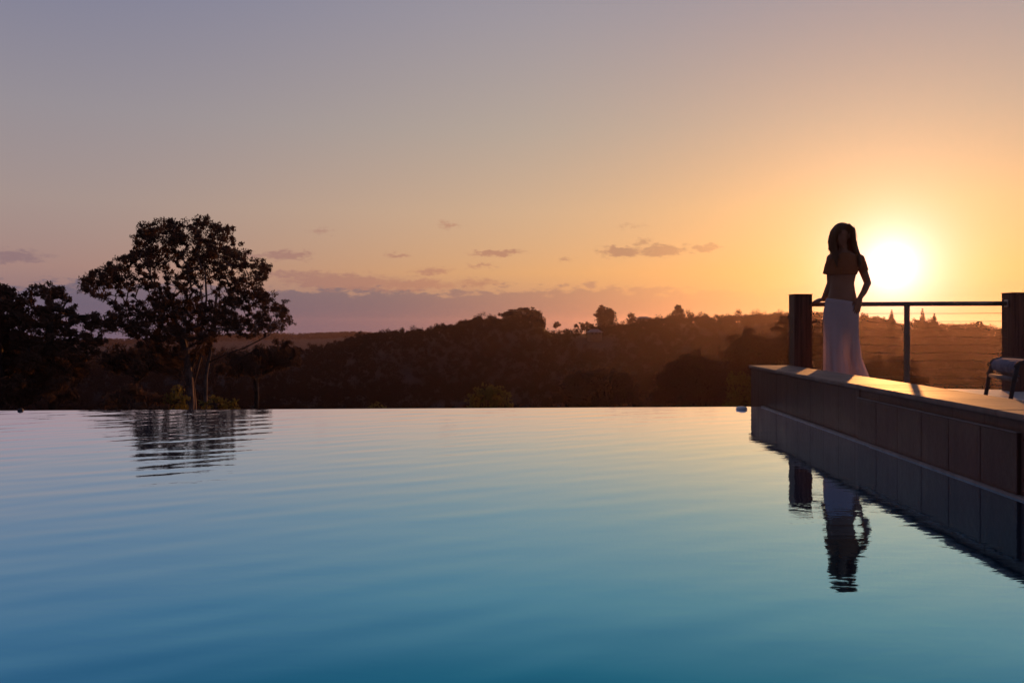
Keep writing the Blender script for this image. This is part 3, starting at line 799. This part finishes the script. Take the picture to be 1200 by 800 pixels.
# ------------------------------------------------------------------ far houses
def house(label, u, D, w, dpt, h, roofh, rot, dz=0.0):
    gz = float(ground_z(u, D)) + dz; x = (u - HX)/F*D
    r = empty('distant_house', (x, D, gz), label, 'house', 'houses on the wooded ridge')
    ca, sa = math.cos(rot), math.sin(rot)
    tr = lambda a, b, z: (x + a*ca - b*sa, D + a*sa + b*ca, gz + z)
    mb = MB(); vs = [tr(a, b, z) for z in (-4, h) for a, b in ((-w,-dpt),(w,-dpt),(w,dpt),(-w,dpt))]
    mb.add(vs, [(3,2,1,0),(4,5,6,7),(0,1,5,4),(1,2,6,5),(2,3,7,6),(3,0,4,7)]); mb.build('wall', M['housewall'], r)
    e = .7; mb = MB()
    vs = [tr(-w-e,-dpt-e,h+.01), tr(w+e,-dpt-e,h+.01), tr(w+e,dpt+e,h+.01), tr(-w-e,dpt+e,h+.01), tr(-w+2,0,h+roofh), tr(w-2,0,h+roofh)]
    mb.add(vs, [(3,2,1,0),(0,1,5,4),(2,3,4,5),(1,2,5),(3,0,4)]); mb.build('roof', M['roof'], r)
    for k in range(3):
        a = -w*.6 + k*w*.6
        mb = MB(); mb.add([tr(a-.8,-dpt-.05,1), tr(a+.8,-dpt-.05,1), tr(a+.8,-dpt-.05,2.2), tr(a-.8,-dpt-.05,2.2)], [(0,1,2,3)])
        mb.build('window', M['dark'], r)
house('small pale-roofed house among trees below the big round ridge tree', 697, 610., 4.6, 3.2, 2.4, 2.2, .2, 3.6)
house('low house with a flat-looking roof on the ridge right of the big round tree', 754, 700., 5.0, 3.5, 2.2, 1.4, 0., 5.5)

# ------------------------------------------------------------------ wooded hillside (one mass)
fr_ = np.random.default_rng(5)
def forest():
    Q = []
    N = 7600
    r = np.sqrt(fr_.uniform(190.0**2, 725.0**2, N)); u = fr_.uniform(-260, 1460, N)
    z = ground_z(u, r)
    keep = np.ones(N, bool)
    keep &= ~((u > 640) & (u < 690) & (r > 640))                      # bare saddle
    keep &= ~((u > 672) & (u < 722) & (r > 545) & (r < 612))          # clearing at the house
    for ui, ri, zi in zip(u[keep], r[keep], z[keep]):
        x = (ui - HX)/F*ri
        ht = fr_.uniform(5.5, 10.0) * (1.15 if fr_.uniform() < .12 else .9)
        if ri > 655: ht *= fr_.uniform(.65, 1.2)
        w = ht * fr_.uniform(.34, .52)
        nq = 4 if ri > 450 else 5
        leaf = .80 if ri < 400 else 1.0
        for k in range(nq):
            off = fr_.normal(size=3) * np.array((w*.42, w*.42, ht*.14))
            rr = w * fr_.uniform(.45, .72)
            Q.append(leaves_at((x + off[0], ri + off[1], zi + ht*.48 + off[2] + rr*.15), rr, 64 if ri > 640 else 36 if ri > 450 else 46, leaf, .62, .1, .95, fr_, .45))
    return np.concatenate(Q)
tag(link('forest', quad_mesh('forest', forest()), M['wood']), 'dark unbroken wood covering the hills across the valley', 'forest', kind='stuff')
def far_forest():
    Q = []
    N = 2600
    r = fr_.uniform(2350, 2680, N); u = fr_.uniform(-100, 640, N); z = ground_z(u, r)
    for ui, ri, zi in zip(u, r, z):
        Q.append(leaves_at(((ui - HX)/F*ri, ri, zi + 4), 7.0, 14, 5.0, .7, 0, .7, fr_, .5))
    return np.concatenate(Q)
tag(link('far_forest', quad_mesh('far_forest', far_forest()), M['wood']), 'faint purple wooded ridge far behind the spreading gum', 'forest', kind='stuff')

# ------------------------------------------------------------------ the woman at the railing
PD = 8.46
FEET = P(990, 0, PD); FEET.z = DECK
woman = empty('person', FEET, 'long-haired woman in cropped top and wide pale trousers leaning against the railing', 'person')
def q3(u, v, back=0.0):              # a point at the woman's distance, moved back (+) or forward (-) in metres
    d = PD
    p = P(u, v, d)
    return np.array((p.x, p.y + back, p.z))
PX = PD / F
def ring(u, v, hw, hd, back=0.0, k=28, ex=2.0, fold=None, tilt=0.0):
    c = q3(u, v, back); th = np.arange(k) * 2*np.pi/k
    s = np.sign; ca, sa = np.cos(th), np.sin(th)
    X = hw * PX * s(ca) * np.abs(ca) ** (2/ex); Y = hd * PX * s(sa) * np.abs(sa) ** (2/ex)
    if fold is not None:
        f = 1 + fold(th); X = X * f; Y = Y * f
    return np.stack([c[0] + X, c[1] + Y, c[2] - tilt * PX * ca], -1)
def limb(mb, pts, rads, k=14):
    """tapered limb with rounded joints; pts in metres, rads in metres"""
    for i in range(len(pts) - 1):
        a, b = np.array(pts[i]), np.array(pts[i+1]); n = max(2, int(np.linalg.norm(b - a) / 0.02))
        ts = np.linspace(0, 1, n + 1)
        mb.tube([a + (b - a)*t_ for t_ in ts], [rads[i] + (rads[i+1] - rads[i])*t_ for t_ in ts], k)
    for p, r_ in zip(pts, rads): mb.ball(p, r_ * .995, 14, 10)
def solid(mb, name, mat, parent, vox, smooth=4):
    me = mb.mesh('tmp'); o = bpy.data.objects.new('tmp', me); COL.objects.link(o)
    r_ = o.modifiers.new('r', 'REMESH'); r_.mode = 'VOXEL'; r_.voxel_size = vox; r_.adaptivity = 0.0
    s_ = o.modifiers.new('s', 'SMOOTH'); s_.factor = .5; s_.iterations = smooth
    dg = bpy.context.evaluated_depsgraph_get(); dg.update()
    nm = bpy.data.meshes.new_from_object(o.evaluated_get(dg)); nm.name = name
    bpy.data.objects.remove(o); 
    nm.polygons.foreach_set('use_smooth', np.ones(len(nm.polygons), dtype=bool))
    nm.materials.clear()
    return link(name, nm, mat, parent)

# --- body: one continuous figure
mb = MB()
mb.loft([ring(986, 386, 15.5, 11), ring(986, 376, 18.5, 12.5), ring(986, 364, 19.2, 13), ring(986.5, 352, 17.5, 12), ring(987, 340, 14.6, 10), ring(987, 332, 13.6, 9.2), ring(988, 322, 14.8, 10),
         ring(989, 312, 17, 11.5, -.01), ring(990.5, 304, 18.6, 10.5), ring(991, 298.5, 17.5, 8.5), ring(990, 295.5, 10, 6.5), ring(989, 293, 5.5, 5.2)])
limb(mb, [q3(989, 297, .01), q3(988, 287, .0)], [.050, .047])                       # neck
H0 = q3(986.5, 275.5, -.005)
mb.ball(H0 + np.array((0.004, .018, .022)), (.076, .090, .088), 20, 14)               # skull
# face, turned towards the left of the picture and a little down
fd = np.array((-.62, -.77, -.16)); fd /= np.linalg.norm(fd); fs = np.cross(fd, (0, 0, 1)); fs /= np.linalg.norm(fs); fu = np.cross(fs, fd)
def fp(a, b, c): return H0 + fs*a + fu*b + fd*c
mb.ball(fp(0, -.035, .030), (.058, .058, .068), 18, 12)
mb.ball(fp(0, -.088, .052), (.026, .026, .022), 12, 8)                              # chin
mb.tube([fp(0, .012, .082), fp(0, -.012, .096), fp(0, -.028, .104), fp(0, -.036, .094)], [.009, .010, .012, .010], 10)   # nose
for s_ in (-1, 1):
    mb.ball(fp(.030*s_, .018, .076), (.020, .018, .011), 10, 8)                       # brow
    mb.ball(fp(.030*s_, -.002, .074), (.013, .013, .010), 10, 8)                      # eye
    mb.ball(fp(.034*s_, -.036, .066), (.020, .020, .020), 10, 8)                      # cheek
    mb.ball(fp(.072*s_, -.008, .0), (.014, .022, .030), 10, 8)                        # ear
mb.tube([fp(-.022, -.060, .076), fp(0, -.058, .086), fp(.022, -.060, .076)], [.004, .0075, .004], 8)   # lips
mb.tube([fp(-.020, -.067, .076), fp(0, -.068, .083), fp(.020, -.067, .076)], [.004, .008, .004], 8)
# arm at the left: hand resting back on the rail
L = [q3(974, 303, .0), q3(975, 318, .03), q3(976, 331, .05), q3(973, 342, .08), q3(970.5, 350, .12)]
limb(mb, L, [.046, .042, .038, .036, .026])
# arm at the right: elbow out, hand on the hip with the fingers pointing down
Rr = [q3(1006.5, 303.5, .0), q3(1012, 317, .01), q3(1017.3, 331.5, .01), q3(1010, 342, -.05), q3(1003, 350, -.09)]
limb(mb, Rr, [.046, .041, .034, .030, .023])
def hand(w, d, nrm, s=1.0, thumb=1, curl=.5):
    """palm, four unequal bent fingers and a thumb leaving the side of the palm"""
    w = np.array(w); d = np.array(d, float); d /= np.linalg.norm(d); n = np.array(nrm, float); n -= d*np.dot(n, d); n /= np.linalg.norm(n); c = np.cross(d, n)
    for k in (-1.5, -.5, .5, 1.5):
        mb.tube([w + c*k*.010, w + d*.04 + c*k*.016, w + d*.082 + c*k*.019], [.016, .0145, .011], 10)
    for k, ln in zip((-1.5, -.5, .5, 1.5), (.066, .080, .074, .056)):
        p = w + d*.082 + c*k*.0195; dd = d.copy(); pts = [w + d*.06 + c*k*.018, p]
        for j, fr_k in enumerate((.45, .32, .23)):
            dd = dd + n*curl*(.35 + .25*j); dd /= np.linalg.norm(dd)
            p = p + dd*ln*fr_k + c*k*.002; pts.append(p)
        mb.tube(pts, [.0095, .0092, .0085, .0078, .0064], 8); mb.ball(pts[-1], .0064, 8, 6)
    b = w + d*.022 + c*thumb*.024
    pts = [b, b + c*thumb*.020 + d*.020 + n*.006, b + c*thumb*.030 + d*.046 + n*.014, b + c*thumb*.030 + d*.068 + n*.020]
    mb.tube(pts, [.014, .0115, .010, .0075], 8); mb.ball(pts[-1], .0075, 8, 6)
hand(q3(970.5, 350, .12), (-.50, .50, -.12), (.1, .35, -.9), curl=.7)
hand(q3(1003, 350, -.09), (-.25, -.12, -.95), (-.35, .9, 0), thumb=-1, curl=.25)
# legs and feet inside the trousers
zf = DECK
ground_v = HY + (EYE - DECK) / PD * F
for u0, u1, u2, bk in ((978, 976, 977, -.02), (995, 998, 1003, .06)):
    limb(mb, [q3(u0, 380, 0), q3(u1, 412, -.02 + bk*.5), q3(u2, ground_v - 8, bk)], [.078, .052, .036])
    a = q3(u2, ground_v - 4, bk)
    mb.ball(a + np.array((-.02, -.05, -.006)), (.040, .105, .030), 14, 8)
solid(mb, 'body', M['skin'], woman, .0052, 3)

# --- cropped top
mb = MB()
mb.loft([ring(987, 322, 16.6, 12.0, -.004, fold=lambda t: .03*np.sin(7*t)), ring(988, 318, 17.2, 12.6, -.006, fold=lambda t: .02*np.sin(7*t)), ring(989, 311, 17.6, 12.6, -.010), ring(990, 304, 18.2, 11.4), ring(990, 299.5, 16.0, 9.4), ring(989.5, 296.5, 9.5, 7.6)])
def sleeve(pts, rads):
    mb.tube(pts, rads, 18)
sleeve([q3(978, 299.5, .0), q3(974.8, 304, .0), q3(973.2, 312, .02), q3(972, 321.5, .035)], [.036, .050, .050, .053])
sleeve([q3(1003, 299.5, .0), q3(1007, 303, .0), q3(1010.5, 311, .01), q3(1013.0, 318, .01)], [.036, .050, .048, .046])
solid(mb, 'top', M['top'], woman, .0055, 3)

# --- wide trousers
mb = MB()
def fold(n, a, ph, n2=0, a2=0, p2=0): return lambda t: a*np.sin(n*t + ph) + a2*np.sin(n2*t + p2)
hem = ground_v - 3
mb.loft([ring(986.8, 354, 18.4, 12.8, k=40, tilt=3), ring(986.4, 358, 19.2, 13.6, k=40, tilt=2), ring(986, 364, 20.2, 14.4, k=40, fold=fold(9, .012, 0)), ring(985.5, 374, 20.4, 14.6, k=40, fold=fold(9, .02, .4)), ring(985.8, 388, 18.6, 12.8, k=40, fold=fold(9, .03, .6)), ring(986.5, 404, 15, 9.5, k=40), ring(988, 420, 10, 5.5, k=40), ring(989, 428, 5, 2.5, k=40)])
def leg(stops, n, ph):
    rings_ = []
    for i in range(len(stops) - 1):
        a, b = stops[i], stops[i+1]
        for j in range(6):
            s_ = j / 6; c_ = [a[k] + (b[k] - a[k])*s_ for k in range(5)]
            amp = .03 + .16 * min(1.0, max(0.0, (c_[1] - 375) / 70.0))
            rings_.append(ring(c_[0], c_[1], c_[2], c_[3], c_[4], k=64, fold=fold(n, amp*.95, ph + .012*(c_[1]-370), n*2 - 3, amp*.5, ph*2)))
    c_ = stops[-1]; rings_.append(ring(c_[0], c_[1], c_[2], c_[3], c_[4], k=64, fold=fold(n, .18, ph + .8, n*2 - 3, .09, ph*2)))
    mb.loft(rings_)
leg([(977.5, 372, 12, 12.5, 0), (977.5, 395, 11.4, 12.5, -.01), (978, 420, 11.8, 13, -.015), (979.5, 440, 13.0, 15, -.02), (980.5, hem, 14.2, 17, -.02)], 9, .5)
leg([(994.5, 372, 11.4, 12.5, .01), (995.5, 395, 11.2, 12.5, .03), (998, 420, 12.0, 13.5, .05), (1003, 440, 14.2, 16, .06), (1005.5, hem, 15.5, 18, .065)], 8, 1.7)
solid(mb, 'trousers', M['trousers'], woman, .0050, 1)
# waistband
mb = MB(); mb.loft([ring(986.8, 352.5, 18.3, 12.9, k=40, tilt=3), ring(986.7, 354, 18.7, 13.2, k=40, tilt=3), ring(986.5, 356.5, 19.2, 13.7, k=40, tilt=3), ring(986.5, 357.5, 19.0, 13.5, k=40, tilt=3)])
mb.build('waistband', M['trousers'], woman, smooth=True)

# --- long hair
mb = MB()
mb.ball(H0 + np.array((.010, .030, .034)), (.097, .100, .094), 24, 16)
mb.ball(H0 + np.array((-.042, .012, .004)), (.074, .080, .086), 20, 14)
hr = lambda t: .05*np.sin(11*t + 1) + .03*np.sin(17*t)
mb.loft([ring(987.5, 268, 10.5, 10, .03, fold=hr), ring(987.5, 274, 12.6, 10, .035, fold=hr), ring(989.5, 281, 12.6, 9.2, .045, fold=hr), ring(991.5, 288, 12.4, 8.2, .055, fold=hr), ring(993.5, 295, 12.6, 7.2, .065, fold=hr), ring(994, 303, 13.2, 6.0, .08, fold=hr), ring(993.5, 312, 12.5, 5.0, .09, fold=hr), ring(993, 322, 10.5, 4.0, .09, fold=hr), ring(992, 330, 7, 2.5, .085, fold=hr)])
def lock(pts, rads): mb.tube(pts, rads, 10)
lock([q3(975, 272, -.02), q3(974, 280, -.03), q3(974.3, 288, -.035), q3(975.5, 296, -.045), q3(976, 306, -.085), q3(976.5, 314, -.10)], [.030, .030, .026, .022, .018, .006])
lock([q3(973.8, 276, -.01), q3(972.8, 284, -.01), q3(973, 291, -.01), q3(975, 298, -.03)], [.026, .028, .026, .016])
lock([q3(998, 276, -.0), q3(1000.5, 286, .0), q3(1004, 296, -.0), q3(1006, 303, -.04)], [.034, .034, .030, .012])
lock([q3(990, 264, -.07), q3(995, 270, -.085), q3(996.5, 279, -.08), q3(998, 288, -.055), q3(1000, 297, -.06)], [.020, .026, .026, .024, .014])
lock([q3(989, 284, .035), q3(990, 292, .03), q3(992, 300, .035)], [.075, .070, .060])
lock([q3(979, 268, -.06), q3(976, 276, -.06), q3(976, 285, -.05), q3(977, 294, -.06), q3(979, 304, -.105)], [.022, .022, .018, .014, .006])
lock([q3(996, 270, -.02), q3(999, 280, -.02), q3(1001.5, 290, -.02), q3(1003, 299, -.06), q3(1003, 309, -.10), q3(1001, 317, -.105)], [.024, .026, .024, .022, .018, .005])
solid(mb, 'hair', M['hair'], woman, .0052, 2)
mb = MB()                               # loose strands along the outline
for i in range(70):
    sd_ = 1 if i % 5 < 3 else -1
    a0 = rng.uniform(-.4, 2.4)
    st = q3(987 + sd_*rng.uniform(7, 12.5), rng.uniform(264, 284), rng.uniform(-.05, .06))
    en = q3(987 + sd_*rng.uniform(11, 15) + (3.5 if sd_ > 0 else 0), rng.uniform(292, 318), rng.uniform(-.06, .09))
    md = (st + en)/2 + np.array((sd_*rng.uniform(.0, .018), 0, rng.uniform(-.02, .02)))
    mb.tube([st, st*.6 + md*.4 + np.array((sd_*.004, 0, 0)), md, md*.4 + en*.6, en], [.0018, .0018, .0016, .0013, .0006], 5)
mb.build('loose_hair', M['hair'], woman, smooth=True)

# ------------------------------------------------------------------ haze over the valley
m, q = material('haze_air')
pv = q.new('ShaderNodeVolumePrincipled')
pv.inputs['Color'].default_value = (0.95, 0.66, 0.74, 1); pv.inputs['Density'].default_value = 4.3e-5; pv.inputs['Anisotropy'].default_value = 0.77
o_ = q.new('ShaderNodeOutputMaterial'); q.t.links.new(pv.outputs[0], o_.inputs['Volume'])
mb = MB(); mb.box(-9600, 9600, -400, 3400, -110, 32)
tag(mb.build('haze', m), 'thin warm evening haze lying over the valley', 'haze', kind='stuff')
